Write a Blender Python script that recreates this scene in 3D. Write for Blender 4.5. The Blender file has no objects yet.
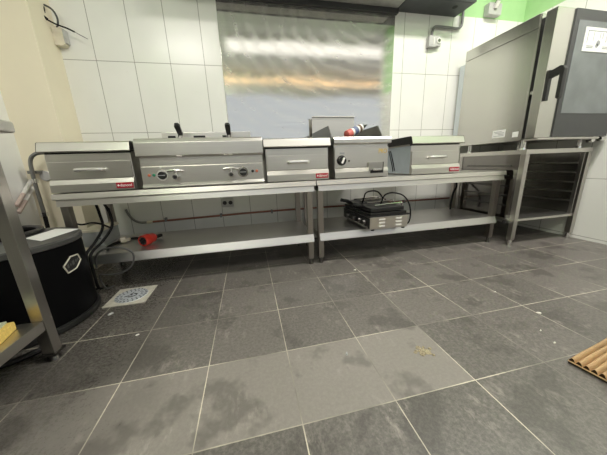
import bpy, bmesh, math, random
from mathutils import Vector, Matrix
random.seed(7)
SC = bpy.context.scene
COL = SC.collection
PI = math.pi
R = math.radians

# ------------------------------------------------------------------ materials
def nodes(name):
    m = bpy.data.materials.new(name); m.use_nodes = True
    nt = m.node_tree
    return m, nt, nt.nodes['Principled BSDF']

def N(nt, t, **kw):
    n = nt.nodes.new(t)
    for k, v in kw.items(): setattr(n, k, v)
    return n

def mth(nt, op, a, b=None, c=None):
    n = N(nt, 'ShaderNodeMath', operation=op)
    for i, v in enumerate((a, b, c)):
        if v is None: continue
        if isinstance(v, (int, float)): n.inputs[i].default_value = v
        else: nt.links.new(v, n.inputs[i])
    return n.outputs[0]

def mixc(nt, fac, a, b):
    n = N(nt, 'ShaderNodeMix', data_type='RGBA')
    for s, v in ((n.inputs[0], fac), (n.inputs[6], a), (n.inputs[7], b)):
        if isinstance(v, (int, float)): s.default_value = v
        elif isinstance(v, tuple): s.default_value = (*v, 1)
        else: nt.links.new(v, s)
    return n.outputs[2]

def noise(nt, scale, detail=3, vec=None, rough=.5, mapscale=None):
    n = N(nt, 'ShaderNodeTexNoise'); n.inputs['Scale'].default_value = scale
    n.inputs['Detail'].default_value = detail; n.inputs['Roughness'].default_value = rough
    if vec is None:
        tc = N(nt, 'ShaderNodeTexCoord'); vec = tc.outputs['Object']
    if mapscale:
        mp = N(nt, 'ShaderNodeMapping'); mp.inputs['Scale'].default_value = mapscale
        nt.links.new(vec, mp.inputs['Vector']); vec = mp.outputs['Vector']
    nt.links.new(vec, n.inputs['Vector'])
    return n.outputs['Fac']

def ramp(nt, f, a, b, lo=0., hi=1.):
    n = N(nt, 'ShaderNodeMapRange'); n.clamp = True
    nt.links.new(f, n.inputs[0])
    for i, v in enumerate((a, b, lo, hi)): n.inputs[i+1].default_value = v
    return n.outputs[0]

def plain(name, col, rough=.5, metal=0., var=.06, scale=30., spec=None):
    m, nt, p = nodes(name)
    f = noise(nt, scale)
    d = tuple(max(0, c*(1-var*2)) for c in col)
    nt.links.new(mixc(nt, ramp(nt, f, .3, .7), d, col), p.inputs['Base Color'])
    p.inputs['Roughness'].default_value = rough; p.inputs['Metallic'].default_value = metal
    if spec is not None: p.inputs['Specular IOR Level'].default_value = spec
    return m

def steel(name, col=(.56, .55, .52), rough=.3, brush='x', smear=.012):
    m, nt, p = nodes(name)
    s = {'x': (4, 520, 520), 'y': (520, 4, 520), 'z': (520, 520, 4)}[brush]
    f = noise(nt, 1., 2, mapscale=s)
    g = noise(nt, 5., 4, rough=.65)
    d = tuple(c*.93 for c in col)
    nt.links.new(mixc(nt, ramp(nt, f, .3, .7), d, col), p.inputs['Base Color'])
    r = mth(nt, 'ADD', ramp(nt, f, .3, .7, rough-.015, rough+.02), ramp(nt, g, .35, .7, -smear*.5, smear))
    nt.links.new(r, p.inputs['Roughness'])
    p.inputs['Metallic'].default_value = 1.
    return m

M = {}
M['steel'] = steel('brushed_steel', (.64, .62, .58), .34)
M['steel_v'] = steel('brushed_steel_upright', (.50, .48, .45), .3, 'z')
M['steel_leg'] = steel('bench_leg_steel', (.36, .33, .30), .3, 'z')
M['steel_bench'] = steel('bench_steel', (.62, .60, .56), .34, 'x', .02)
M['steel_dull'] = steel('dull_shelf_steel', (.64, .63, .61), .36, 'x', .04)
M['steel_oven'] = plain('oven_steel', (.56, .55, .515), .27, 1., .012, 3)
M['chrome'] = plain('chrome', (.75, .74, .72), .14, 1., .03)
M['dark_steel'] = steel('dark_steel', (.16, .155, .145), .3, 'x')
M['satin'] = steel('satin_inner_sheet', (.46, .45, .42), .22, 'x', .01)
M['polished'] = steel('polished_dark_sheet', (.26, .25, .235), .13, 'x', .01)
M['film'] = plain('bluish_protective_film', (.5, .56, .62), .34, .35, .05, 12)
M['pale_film'] = plain('pale_bluish_casing', (.68, .73, .76), .4, .1, .03, 8)
M['black'] = plain('black_plastic', (.012, .012, .012), .38)
M['black_matt'] = plain('matt_black', (.01, .01, .01), .7)
M['barrel'] = plain('black_barrel_paint', (.004, .004, .0045), .45, 0, .05, 20, .06)
M['lid'] = plain('dark_grey_lid', (.06, .06, .058), .38)
M['grey_plastic'] = plain('grey_plastic', (.5, .5, .48), .45)
M['white_plastic'] = plain('white_plastic', (.78, .77, .72), .4)
M['cream_plastic'] = plain('cream_plastic', (.74, .69, .55), .45)
M['paper'] = plain('white_paper', (.85, .85, .83), .7, 0, .02)
M['red'] = plain('red_plastic', (.55, .035, .02), .35)
M['cap_red'] = plain('faded_red_cap', (.55, .12, .10), .45)
M['badge_red'] = plain('badge_red', (.38, .012, .03), .3)
M['white_ink'] = plain('white_ink', (.85, .83, .8), .5, 0, 0)
M['grey_ink'] = plain('grey_ink', (.33, .34, .34), .6, 0, 0)
M['gold_ink'] = plain('gold_ink', (.62, .42, .07), .4, 0, 0)
M['blue_ink'] = plain('blue_ink', (.11, .14, .25), .45)
M['brown_ink'] = plain('brown_ink', (.14, .08, .05), .4)
M['badge_rim'] = plain('pale_silver_rim', (.72, .68, .58), .4, .3, .02)
M['copper'] = plain('copper_pipe', (.28, .12, .085), .42, .6)
M['steel_pipe'] = plain('grey_steel_pipe', (.27, .27, .26), .35, .9)
M['grey_pipe'] = plain('grey_conduit', (.2, .2, .2), .5)
M['pink_pipe'] = plain('pale_pink_pipe', (.62, .5, .44), .5)
M['grey_cable'] = plain('grey_cable', (.075, .075, .072), .5)
M['rubber'] = plain('black_rubber', (.006, .006, .006), .6, spec=.25)
M['yellow'] = plain('yellow_sponge', (.85, .6, .16), .9, 0, .12, 150)
M['scour'] = plain('pale_green_scouring_pad', (.62, .66, .46), .95, 0, .2, 220)
M['cream_paint'] = plain('cream_paint', (.80, .735, .57), .6, 0, .02, 5)
M['hood'] = plain('hood_grey', (.075, .08, .085), .45, .5, .1, 8)
M['hood_light'] = plain('hood_filter_grey', (.5, .5, .47), .45, .3, .1, 14)
M['bar'] = plain('bright_bar_handle', (.86, .85, .82), .3, .9, .02)
M['hood_dark'] = plain('hood_dark', (.03, .03, .03), .6)
M['green_light'] = plain('green_indicator', (.03, .22, .12), .25)
M['red_light'] = plain('orange_indicator', (.5, .14, .08), .3)
M['glass'] = plain('dark_oven_glass', (.07, .075, .075), .1, 0, .1, 4)
M['glass_in'] = plain('grey_oven_window', (.21, .23, .23), .13, 0, .12, 6)
M['oven_frame'] = plain('dark_grey_door_frame', (.055, .057, .058), .3, 0, .05)
M['grille_black'] = plain('greasy_black_iron', (.02, .02, .02), .35, .3)
M['pale_paint'] = plain('pale_wall_paint', (.80, .80, .765), .5, 0, .02, 6)
M['added_dark'] = plain('added_dark_olive_grey', (.2, .19, .17), .5, 0, .04, 6)
M['white_ceiling'] = plain('white_ceiling_paint', (.86, .86, .84), .8, 0, .01)
M['drain_plate'] = plain('pale_drain_plate', (.62, .59, .5), .45, 0, .14, 40)
M['drain_grey'] = plain('grey_drain_grate', (.5, .53, .56), .45, .1, .1, 60)
M['slot'] = plain('drain_slot_black', (.02, .02, .025), .7)
M['crumb'] = plain('white_crumb', (.8, .78, .7), .8)
M['stain'] = plain('dried_yellowish_spill', (.42, .36, .23), .8, 0, .3, 180)
M['kraft'] = plain('tan_corrugated_sheet', (.80, .58, .32), .6, 0, .1, 25)
M['kraft_shade'] = plain('painted_kraft_shade', (.05, .035, .02), .8)  # shade painted under the ridges of the corrugated sheet
M['box_grey'] = plain('grey_box_metal', (.46, .48, .47), .45, .2, .06, 10)

def lamp_mat():
    m, nt, p = nodes('lamp_diffuser')
    p.inputs['Base Color'].default_value = (.9, .9, .88, 1)
    p.inputs['Emission Color'].default_value = (1, .96, .86, 1)
    p.inputs['Emission Strength'].default_value = .3
    return m
M['lamp'] = lamp_mat()
M['warm'] = lamp_mat(); M['warm'].name = 'warm_light_bar'
_p = M['warm'].node_tree.nodes['Principled BSDF']; _p.inputs['Emission Color'].default_value = (1, .62, .3, 1); _p.inputs['Emission Strength'].default_value = 5.

def wall_tile(name, axis):
    """white 25 x 50 cm glazed tiles up to 2.015 m, green paint above; axis = running direction"""
    m, nt, p = nodes(name)
    g = N(nt, 'ShaderNodeNewGeometry'); sp = N(nt, 'ShaderNodeSeparateXYZ')
    nt.links.new(g.outputs['Position'], sp.inputs[0])
    u = sp.outputs[0] if axis == 'x' else sp.outputs[1]; z = sp.outputs[2]
    def seam(c, size, off, w):
        f = mth(nt, 'FRACT', mth(nt, 'DIVIDE', mth(nt, 'SUBTRACT', c, off), size))
        d = mth(nt, 'MINIMUM', f, mth(nt, 'SUBTRACT', 1., f))
        return mth(nt, 'LESS_THAN', d, w/size)
    j = mth(nt, 'MAXIMUM', seam(u, .25, .154 if axis == 'x' else .03, .0022), seam(z, .4975, .0265, .0022))
    n1 = noise(nt, 3., 3)
    tile = mixc(nt, ramp(nt, n1, .35, .7), (.76, .765, .715), (.80, .80, .755))
    dirt = ramp(nt, noise(nt, 14., 4, rough=.7), .62, .78)
    tile = mixc(nt, mth(nt, 'MULTIPLY', dirt, .12), tile, (.5, .47, .38))
    tile = mixc(nt, j, tile, (.33, .325, .29))
    green = mixc(nt, ramp(nt, noise(nt, 8.), .3, .7), (.36, .60, .28), (.40, .65, .31))
    up = mth(nt, 'GREATER_THAN', z, 2.015)
    if axis == 'y': up = mth(nt, 'MULTIPLY', up, mth(nt, 'GREATER_THAN', u, -.9))
    nt.links.new(mixc(nt, up, tile, green), p.inputs['Base Color'])
    nt.links.new(ramp(nt, up, 0, 1, .22, .6), p.inputs['Roughness'])
    b = N(nt, 'ShaderNodeBump'); b.inputs['Strength'].default_value = .25; b.inputs['Distance'].default_value = .002
    nt.links.new(mth(nt, 'SUBTRACT', 1., j), b.inputs['Height']); nt.links.new(b.outputs[0], p.inputs['Normal'])
    return m
M['tile_x'] = wall_tile('white_wall_tile_x', 'x')
M['tile_y'] = wall_tile('white_wall_tile_y', 'y')

def floor_tile():
    m, nt, p = nodes('slate_floor_tile')
    g = N(nt, 'ShaderNodeNewGeometry'); sp = N(nt, 'ShaderNodeSeparateXYZ')
    nt.links.new(g.outputs['Position'], sp.inputs[0])
    pos = g.outputs['Position']
    gx = mth(nt, 'DIVIDE', sp.outputs[0], .3); gy = mth(nt, 'DIVIDE', sp.outputs[1], .3)
    ix = mth(nt, 'FLOOR', gx); iy = mth(nt, 'FLOOR', gy)
    def edge(c):
        f = mth(nt, 'FRACT', c)
        return mth(nt, 'MINIMUM', f, mth(nt, 'SUBTRACT', 1., f))
    wob = ramp(nt, noise(nt, 40., 2, pos), .3, .7, .0042, .0068)
    seam = mth(nt, 'LESS_THAN', mth(nt, 'MINIMUM', edge(gx), edge(gy)), wob)
    cv = N(nt, 'ShaderNodeCombineXYZ'); nt.links.new(ix, cv.inputs[0]); nt.links.new(iy, cv.inputs[1])
    wn = N(nt, 'ShaderNodeTexWhiteNoise'); nt.links.new(cv.outputs[0], wn.inputs['Vector'])
    # the paler row of tiles: second row from the camera, left of x = 0.6
    pale = mth(nt, 'MULTIPLY', mth(nt, 'COMPARE', iy, 0., .1), mth(nt, 'LESS_THAN', ix, 1.5))
    base = mixc(nt, wn.outputs['Value'], (.092, .085, .076), (.128, .117, .105))
    base = mixc(nt, pale, base, (.215, .198, .176))
    grain = noise(nt, 80., 6, pos, .8)
    base = mixc(nt, mth(nt, 'MULTIPLY', ramp(nt, grain, .42, .66), .42), base, (.30, .28, .25))
    wet = ramp(nt, noise(nt, 4.2, 4, pos, .62), .53, .60)
    base = mixc(nt, mth(nt, 'MULTIPLY', wet, .42), base, (.045, .041, .036))
    smear = mth(nt, 'MULTIPLY', ramp(nt, noise(nt, 5.5, 4, pos, .65), .52, .68), ramp(nt, noise(nt, 34., 4, pos, .75, (1, .4, 1)), .50, .64))
    base = mixc(nt, mth(nt, 'MULTIPLY', smear, .5), base, (.42, .385, .34))
    # darker, smoother stretch along the steel table and barrel
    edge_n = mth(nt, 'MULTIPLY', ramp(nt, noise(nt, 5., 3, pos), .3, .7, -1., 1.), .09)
    left_dark = ramp(nt, mth(nt, 'ADD', sp.outputs[0], edge_n), -.74, -.36, 1., 0.)
    base = mixc(nt, mth(nt, 'MULTIPLY', left_dark, .46), base, (.032, .029, .025))
    gdirt = ramp(nt, noise(nt, 2.6, 3, pos), .40, .62)
    grout = mixc(nt, gdirt, (.17, .16, .135), (.60, .55, .44))
    nt.links.new(mixc(nt, seam, base, grout), p.inputs['Base Color'])
    nt.links.new(mth(nt, 'SUBTRACT', ramp(nt, grain, .3, .7, .33, .50), mth(nt, 'MULTIPLY', left_dark, .14)), p.inputs['Roughness'])
    b = N(nt, 'ShaderNodeBump'); b.inputs['Strength'].default_value = .25; b.inputs['Distance'].default_value = .002
    nt.links.new(mth(nt, 'ADD', mth(nt, 'MULTIPLY', grain, .5), mth(nt, 'MULTIPLY', seam, -.6)), b.inputs['Height'])
    nt.links.new(b.outputs[0], p.inputs['Normal'])
    return m
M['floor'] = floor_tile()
def left_wall():
    # white paint, green above 2.015 m along the rear part of the wall
    m, nt, p = nodes('left_wall_paint')
    g = N(nt, 'ShaderNodeNewGeometry'); sp = N(nt, 'ShaderNodeSeparateXYZ'); nt.links.new(g.outputs['Position'], sp.inputs[0])
    up = mth(nt, 'MULTIPLY', mth(nt, 'GREATER_THAN', sp.outputs[2], 2.015), mth(nt, 'LESS_THAN', sp.outputs[1], .05))
    w = mixc(nt, ramp(nt, noise(nt, 6.), .3, .7), (.78, .785, .75), (.82, .82, .79))
    nt.links.new(mixc(nt, up, w, (.40, .65, .31)), p.inputs['Base Color']); p.inputs['Roughness'].default_value = .45
    return m
M['left_wall'] = left_wall()

def splash_mat():
    """big stainless sheet: horizontally brushed, swirled by wiping, slightly buckled"""
    m, nt, p = nodes('wiped_stainless_sheet')
    f = noise(nt, 1., 2, mapscale=(2, 2, 220))
    sw = N(nt, 'ShaderNodeTexWave', wave_type='RINGS', rings_direction='Y')
    tc = N(nt, 'ShaderNodeTexCoord'); mp = N(nt, 'ShaderNodeMapping')
    mp.inputs['Location'].default_value = (-.5, 0, -1.72); mp.inputs['Scale'].default_value = (1, 1, 1.5)
    nt.links.new(tc.outputs['Object'], mp.inputs['Vector']); nt.links.new(mp.outputs[0], sw.inputs['Vector'])
    sw.inputs['Scale'].default_value = 2.6; sw.inputs['Distortion'].default_value = 5; sw.inputs['Detail'].default_value = 2
    sw.inputs['Detail Scale'].default_value = 1.2
    sm = noise(nt, 6., 5, rough=.7)
    gl = N(nt, 'ShaderNodeBsdfAnisotropic', distribution='BECKMANN'); gl.inputs['Anisotropy'].default_value = 0.
    col = mixc(nt, ramp(nt, f, .3, .7), (.56, .555, .53), (.63, .625, .595))
    nt.links.new(mixc(nt, mth(nt, 'MULTIPLY', ramp(nt, sw.outputs['Fac'], .55, .9), .16), col, (.74, .72, .68)), gl.inputs['Color'])
    r = mth(nt, 'ADD', ramp(nt, sw.outputs['Fac'], 0, 1, .085, .11), ramp(nt, sm, .35, .7, -.01, .02))
    nt.links.new(r, gl.inputs['Roughness'])
    b1 = N(nt, 'ShaderNodeBump'); b1.inputs['Strength'].default_value = .22; b1.inputs['Distance'].default_value = .012
    nt.links.new(noise(nt, 2.2, 1), b1.inputs['Height'])
    nt.links.new(b1.outputs[0], gl.inputs['Normal'])
    df = N(nt, 'ShaderNodeBsdfDiffuse'); df.inputs['Color'].default_value = (.6, .59, .55, 1)
    mx = N(nt, 'ShaderNodeMixShader')
    nt.links.new(ramp(nt, mth(nt, 'ADD', mth(nt, 'MULTIPLY', sm, .6), mth(nt, 'MULTIPLY', sw.outputs['Fac'], .4)), .4, .75, .14, .26), mx.inputs[0])
    nt.links.new(gl.outputs[0], mx.inputs[1]); nt.links.new(df.outputs[0], mx.inputs[2])
    nt.links.new(mx.outputs[0], nt.nodes['Material Output'].inputs['Surface'])
    nt.nodes.remove(p)
    return m
M['splash'] = splash_mat()

# ------------------------------------------------------------------ mesh builder
def smooth_path(pts, n=6):
    P = [Vector(p) for p in pts]
    if len(P) < 3: return P
    P = [P[0]*2-P[1]] + P + [P[-1]*2-P[-2]]
    out = []
    for i in range(1, len(P)-2):
        a, b, c, d = P[i-1:i+3]
        for k in range(n):
            t = k/n
            out.append(.5*((2*b)+(c-a)*t+(2*a-5*b+4*c-d)*t*t+(3*b-a-3*c+d)*t**3))
    out.append(P[-2])
    return out

class MB:
    def __init__(s): s.bm = bmesh.new(); s.shear = None
    def _add(s, tmp):
        me = bpy.data.meshes.new('t'); tmp.to_mesh(me); tmp.free(); s.bm.from_mesh(me); bpy.data.meshes.remove(me)
    def box(s, x0, x1, y0, y1, z0, z1, bev=0., seg=2, mat=0):
        t = bmesh.new(); bmesh.ops.create_cube(t, size=1)
        for v in t.verts:
            v.co = Vector((x0+(v.co.x+.5)*(x1-x0), y0+(v.co.y+.5)*(y1-y0), z0+(v.co.z+.5)*(z1-z0)))
        if bev: bmesh.ops.bevel(t, geom=t.edges[:], offset=bev, segments=seg, profile=.6, affect='EDGES')
        for f in t.faces: f.material_index = mat
        s._add(t); return s
    def prism(s, poly, axis, a, b, bev=0., mat=0):
        """poly in the two other axes (x,y / x,z / y,z order), extruded along axis"""
        t = bmesh.new()
        def mk(p, h):
            return {'x': (h, p[0], p[1]), 'y': (p[0], h, p[1]), 'z': (p[0], p[1], h)}[axis]
        A = [t.verts.new(mk(p, a)) for p in poly]; B = [t.verts.new(mk(p, b)) for p in poly]
        t.faces.new(A); t.faces.new(B[::-1]); n = len(poly)
        for i in range(n): t.faces.new((A[i], B[i], B[(i+1) % n], A[(i+1) % n]))
        bmesh.ops.recalc_face_normals(t, faces=t.faces[:])
        if bev: bmesh.ops.bevel(t, geom=t.edges[:], offset=bev, segments=2, profile=.6, affect='EDGES')
        for f in t.faces: f.material_index = mat
        s._add(t); return s
    def cyl(s, p0, p1, r0, r1=None, seg=20, mat=0, bev=0.):
        r1 = r0 if r1 is None else r1
        p0, p1 = Vector(p0), Vector(p1); d = p1-p0
        t = bmesh.new()
        bmesh.ops.create_cone(t, cap_ends=True, segments=seg, radius1=r0, radius2=r1, depth=d.length)
        if bev:
            ed = [e for e in t.edges if abs(e.verts[0].co.z-e.verts[1].co.z) < 1e-6]
            bmesh.ops.bevel(t, geom=ed, offset=bev, segments=2, profile=.6, affect='EDGES')
        m = Matrix.Translation((p0+p1)/2) @ d.to_track_quat('Z', 'Y').to_matrix().to_4x4()
        bmesh.ops.transform(t, matrix=m, verts=t.verts)
        for f in t.faces: f.material_index = mat
        s._add(t); return s
    def tube(s, pts, r, seg=10, n=6, mat=0, straight=False):
        P = [Vector(p) for p in pts] if straight else smooth_path(pts, n)
        rr = r if callable(r) else (lambda t: r)
        t = bmesh.new(); rings = []
        tan = (P[1]-P[0]).normalized()
        nrm = tan.orthogonal().normalized()
        for i, p in enumerate(P):
            a = P[max(0, i-1)]; b = P[min(len(P)-1, i+1)]
            tn = (b-a).normalized()
            nrm = (nrm-tn*nrm.dot(tn)).normalized(); bn = tn.cross(nrm)
            q = rr(i/(len(P)-1))
            rings.append([t.verts.new(p+nrm*q*math.cos(2*PI*k/seg)+bn*q*math.sin(2*PI*k/seg)) for k in range(seg)])
        for i in range(len(rings)-1):
            for k in range(seg):
                t.faces.new((rings[i][k], rings[i][(k+1) % seg], rings[i+1][(k+1) % seg], rings[i+1][k]))
        t.faces.new(rings[0][::-1]); t.faces.new(rings[-1])
        for f in t.faces: f.material_index = mat
        bmesh.ops.recalc_face_normals(t, faces=t.faces[:])
        s._add(t); return s
    def lathe(s, prof, c=(0, 0, 0), seg=40, mat=0):
        """prof: (radius, z) list from bottom to top, about a vertical axis"""
        t = bmesh.new(); rings = []
        for r, z in prof:
            rings.append([t.verts.new((c[0]+r*math.cos(2*PI*k/seg), c[1]+r*math.sin(2*PI*k/seg), c[2]+z)) for k in range(seg)])
        for i in range(len(rings)-1):
            for k in range(seg):
                t.faces.new((rings[i][k], rings[i][(k+1) % seg], rings[i+1][(k+1) % seg], rings[i+1][k]))
        if prof[0][0] > 1e-4: t.faces.new(rings[0][::-1])
        if prof[-1][0] > 1e-4: t.faces.new(rings[-1])
        bmesh.ops.remove_doubles(t, verts=t.verts[:], dist=1e-5)
        for f in t.faces: f.material_index = mat
        bmesh.ops.recalc_face_normals(t, faces=t.faces[:])
        s._add(t); return s
    def xf(s, m):
        bmesh.ops.transform(s.bm, matrix=m, verts=s.bm.verts[:]); return s
    def build(s, name, mat, parent=None, loc=None, sharp=35):
        if s.shear:
            for v in s.bm.verts: v.co.z += s.shear(v.co.x)
        me = bpy.data.meshes.new(name); s.bm.to_mesh(me); s.bm.free()
        for mm in (mat if isinstance(mat, (list, tuple)) else [mat]): me.materials.append(M[mm] if isinstance(mm, str) else mm)
        for p in me.polygons: p.use_smooth = True
        me.set_sharp_from_angle(angle=R(sharp))
        o = bpy.data.objects.new(name, me); COL.objects.link(o)
        wn = o.modifiers.new('weighted_normals', 'WEIGHTED_NORMAL'); wn.keep_sharp = True; wn.weight = 90
        if parent: o.parent = parent
        if loc: o.location = loc
        return o

def tag(o, label=None, cat=None, group=None, kind=None):
    for k, v in (('label', label), ('category', cat), ('group', group), ('kind', kind)):
        if v: o[k] = v
    return o
def thing(name, loc, label, cat, group=None, rz=0.):
    o = bpy.data.objects.new(name, None); COL.objects.link(o); o.empty_display_size = .05
    o.location = loc; o.rotation_euler = (0, 0, rz)
    return tag(o, label, cat, group)
def solo(mb, name, mat, loc, label, cat, group=None, kind=None):
    """a thing that is one mesh; geometry given in world coordinates, origin moved to loc"""
    mb.xf(Matrix.Translation(-Vector(loc)))
    return tag(mb.build(name, mat, loc=loc), label, cat, group, kind)
def copy_tree(o, parent=None):
    c = o.copy(); COL.objects.link(c); c.parent = parent
    for ch in list(o.children): copy_tree(ch, c)
    return c
def text_mesh(name, body, size, mat, parent, mtx, ext=.0006, width=None):
    cu = bpy.data.curves.new(name, 'FONT'); cu.body = body; cu.size = size; cu.extrude = ext
    cu.align_x = 'CENTER'; cu.align_y = 'CENTER'; cu.resolution_u = 3
    tmp = bpy.data.objects.new(name, cu); COL.objects.link(tmp)
    bpy.context.view_layer.update()
    me = bpy.data.meshes.new_from_object(tmp.evaluated_get(bpy.context.evaluated_depsgraph_get()))
    bpy.data.objects.remove(tmp); bpy.data.curves.remove(cu)
    if width:
        xs = [v.co.x for v in me.vertices]; k = width/(max(xs)-min(xs)); me.transform(Matrix.Diagonal((k, 1, 1, 1)))
    me.transform(mtx); me.materials.clear(); me.materials.append(M[mat]); me.name = name
    o = bpy.data.objects.new(name, me); COL.objects.link(o); o.parent = parent
    return o
FRONT = Matrix.Rotation(PI/2, 4, 'X')          # text facing -y

# ------------------------------------------------------------------ setting
XL, XR, YF, YB, ZC = -1.575, 2.72, -3.2, 1.78, 3.1
def struct(mb, name, mat): return tag(mb.build(name, mat), kind='structure')
XE = 5.2      # the room widens to the right behind the camera
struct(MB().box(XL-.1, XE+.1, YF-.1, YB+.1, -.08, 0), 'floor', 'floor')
struct(MB().box(XL-.1, XE+.1, YF-.1, YB+.1, ZC, ZC+.08), 'ceiling', 'white_ceiling')
struct(MB().box(XL-.1, XR+.1, YB, YB+.1, 0, ZC), 'wall_back', 'tile_x')
struct(MB().box(XL-.1, XL, YF, YB, 0, ZC), 'wall_left', 'left_wall')
struct(MB().box(XR, XR+.1, -1.0, YB, 0, ZC), 'wall_right', 'tile_y')
struct(MB().box(XR+.1, XE, -1.0, -.9, 0, ZC), 'wall_return', 'pale_paint')
struct(MB().box(XE, XE+.1, YF, -.9, 0, ZC), 'wall_far', 'pale_paint')
wr = MB()
WX0, WX1, WZ0, WZ1 = -1.4, 4.6, 1.25, 2.6
wr.box(XL-.1, WX0, YF-.1, YF, 0, ZC); wr.box(WX1, XE+.1, YF-.1, YF, 0, ZC)
wr.box(WX0, WX1, YF-.1, YF, 0, WZ0); wr.box(WX0, WX1, YF-.1, YF, WZ1, ZC)
struct(wr, 'wall_rear', 'pale_paint')
wf = MB()
for a in ((WX0, WX0+.05, WZ0, WZ1), (WX1-.05, WX1, WZ0, WZ1), (WX0, WX1, WZ0, WZ0+.05), (WX0, WX1, WZ1-.05, WZ1)):
    wf.box(a[0], a[1], YF-.07, YF-.01, a[2], a[3])
struct(wf, 'added_window', 'white_plastic')  # unseen window, added for soft daylight and reflections in the steel
struct(MB().box(XL, .75, YF, YF+.02, 0, 1.2), 'added_dark_board', 'added_dark')  # unseen dark board, added so steel fronts and legs reflect darker
struct(MB().box(XL, XL+.04, -1.5, -.1, 0, 2.05, .003), 'added_dark_panel', 'added_dark')  # unseen dark panel, added for the left drawer unit to reflect
struct(MB().box(XL, -1.305, 1.56, YB, 0, ZC), 'wall_corner', 'cream_paint')

# ------------------------------------------------------------------ stainless wall sheet and extractor hood
solo(MB().box(-.212, 1.302, YB-.006, YB-.0005, .78, 1.965, .001), 'splashback_panel', 'splash', (.545, YB, .78),
     'large wiped stainless steel sheet covering the tiled wall above the benches', 'wall panel')

h = thing('extractor_hood', (.7, 1.48, 1.97), 'dark grey extractor hood above the stainless wall sheet, hanging near ceiling', 'extractor hood')
def loc(mb, t): return mb.xf(Matrix.Translation(-t.location))
c = MB(); c.box(-.5, 1.92, 1.55, 1.57, 2.0, 2.6); c.box(-.5, -.48, 1.57, 1.779, 2.0, 2.6); c.box(1.90, 1.92, 1.57, 1.779, 2.0, 2.6)
c.box(-.48, 1.90, 1.57, 1.779, 2.58, 2.6); c.box(-.48, 1.9, 1.76, 1.779, 2.0, 2.58)
loc(c, h).build('canopy', 'hood', h)
loc(MB().box(-.48, 1.30, 1.57, 1.745, 2.003, 2.03), h).build('filter_panel', 'hood_light', h)
loc(MB().box(1.30, 1.90, 1.57, 1.765, 1.998, 2.03, .003), h).build('end_panel', 'hood', h)
loc(MB().box(-.5, 1.31, 1.735, 1.772, 1.966, 2.003, .002), h).build('drip_channel', 'hood_dark', h)
loc(MB().cyl((1.79, 1.64, 1.996), (1.79, 1.64, 2.005), .022), h).build('cable_hole', 'black_matt', h)

# ------------------------------------------------------------------ work benches
def bench(xa, xb, zl, zr, legs, label):
    xc = (xa+xb)/2
    t = thing('work_bench', (xc, 1.35, 0), label, 'work bench', 'stainless work benches')
    k = (zr-zl)/(xb-xa)
    sh = lambda x: zl+k*(x+xc-xa)
    def L(mb, s=True):
        mb.xf(Matrix.Translation((-xc, -1.35, 0)))
        if s: mb.shear = sh
        return mb
    L(MB().prism([(1.10, -.036), (1.099, -.033), (1.107, -.003), (1.113, 0), (1.62, 0), (1.62, -.036)], 'x', xa, xb, .001)).build('top', 'steel_bench', t)
    a = MB(); a.prism([(1.103, -.074), (1.111, -.036), (1.13, -.036), (1.13, -.074)], 'x', xa+.012, xb-.012); a.box(xa+.012, xb-.012, 1.59, 1.608, -.074, -.036)
    a.box(xa+.012, xa+.03, 1.13, 1.59, -.074, -.036); a.box(xb-.03, xb-.012, 1.13, 1.59, -.074, -.036)
    L(a).build('apron', 'steel', t)
    zs = .236
    s = MB(); s.box(xa+.02, xb-.02, 1.124, 1.61, zs-.004, zs, .001); s.prism([(1.106, zs-.055), (1.106, zs-.05), (1.124, zs-.002), (1.127, zs-.004), (1.127, zs-.055)], 'x', xa+.02, xb-.02); s.box(xa+.02, xb-.02, 1.6, 1.61, zs-.04, zs-.004)
    s.box(xa+.02, xa+.03, 1.124, 1.6, zs-.04, zs-.004); s.box(xb-.03, xb-.02, 1.124, 1.6, zs-.04, zs-.004)
    L(s, False).build('undershelf', 'steel_dull', t)
    for lx in legs:
        for ly in (1.146, 1.585):
            zt = zl-.036
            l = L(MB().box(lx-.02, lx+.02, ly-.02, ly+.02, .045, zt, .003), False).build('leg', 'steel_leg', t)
            L(MB().cyl((lx, ly, .012), (lx, ly, .05), .013).cyl((lx, ly, 0), (lx, ly, .014), .017, .015), False).build('foot', 'dark_steel', l)
    return lambda x: zl+k*(x-xa)
zL = bench(-1.172, .358, .620, .620, (-1.14, .318), 'stainless work bench with undershelf carrying the twin fryer, left of two')
zR = bench(.364, 1.972, .620, .620, (.396, 1.938), 'stainless work bench with undershelf carrying the griddle, next to the oven stand')

ZU = .5985      # level of the appliances' local origin: feet start 2.2 cm above it, on the 0.62 m tops
# ------------------------------------------------------------------ drawer units
def badge(t, x, z, y):
    b = MB().box(x-.044, x+.044, y-.004, y, z-.016, z+.016, .001).build('badge', 'badge_red', t)
    tag(b, 'small red maker badge with white lettering')
    text_mesh('lettering', 'diamond', .024, 'white_ink', b, Matrix.Translation((x+.007, y-.0045, z)) @ FRONT, width=.06)
    MB().prism([(x-.038, z), (x-.032, z+.007), (x-.026, z), (x-.032, z-.007)], 'y', y-.0052, y-.0038).build('emblem', 'white_ink', b)

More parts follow.
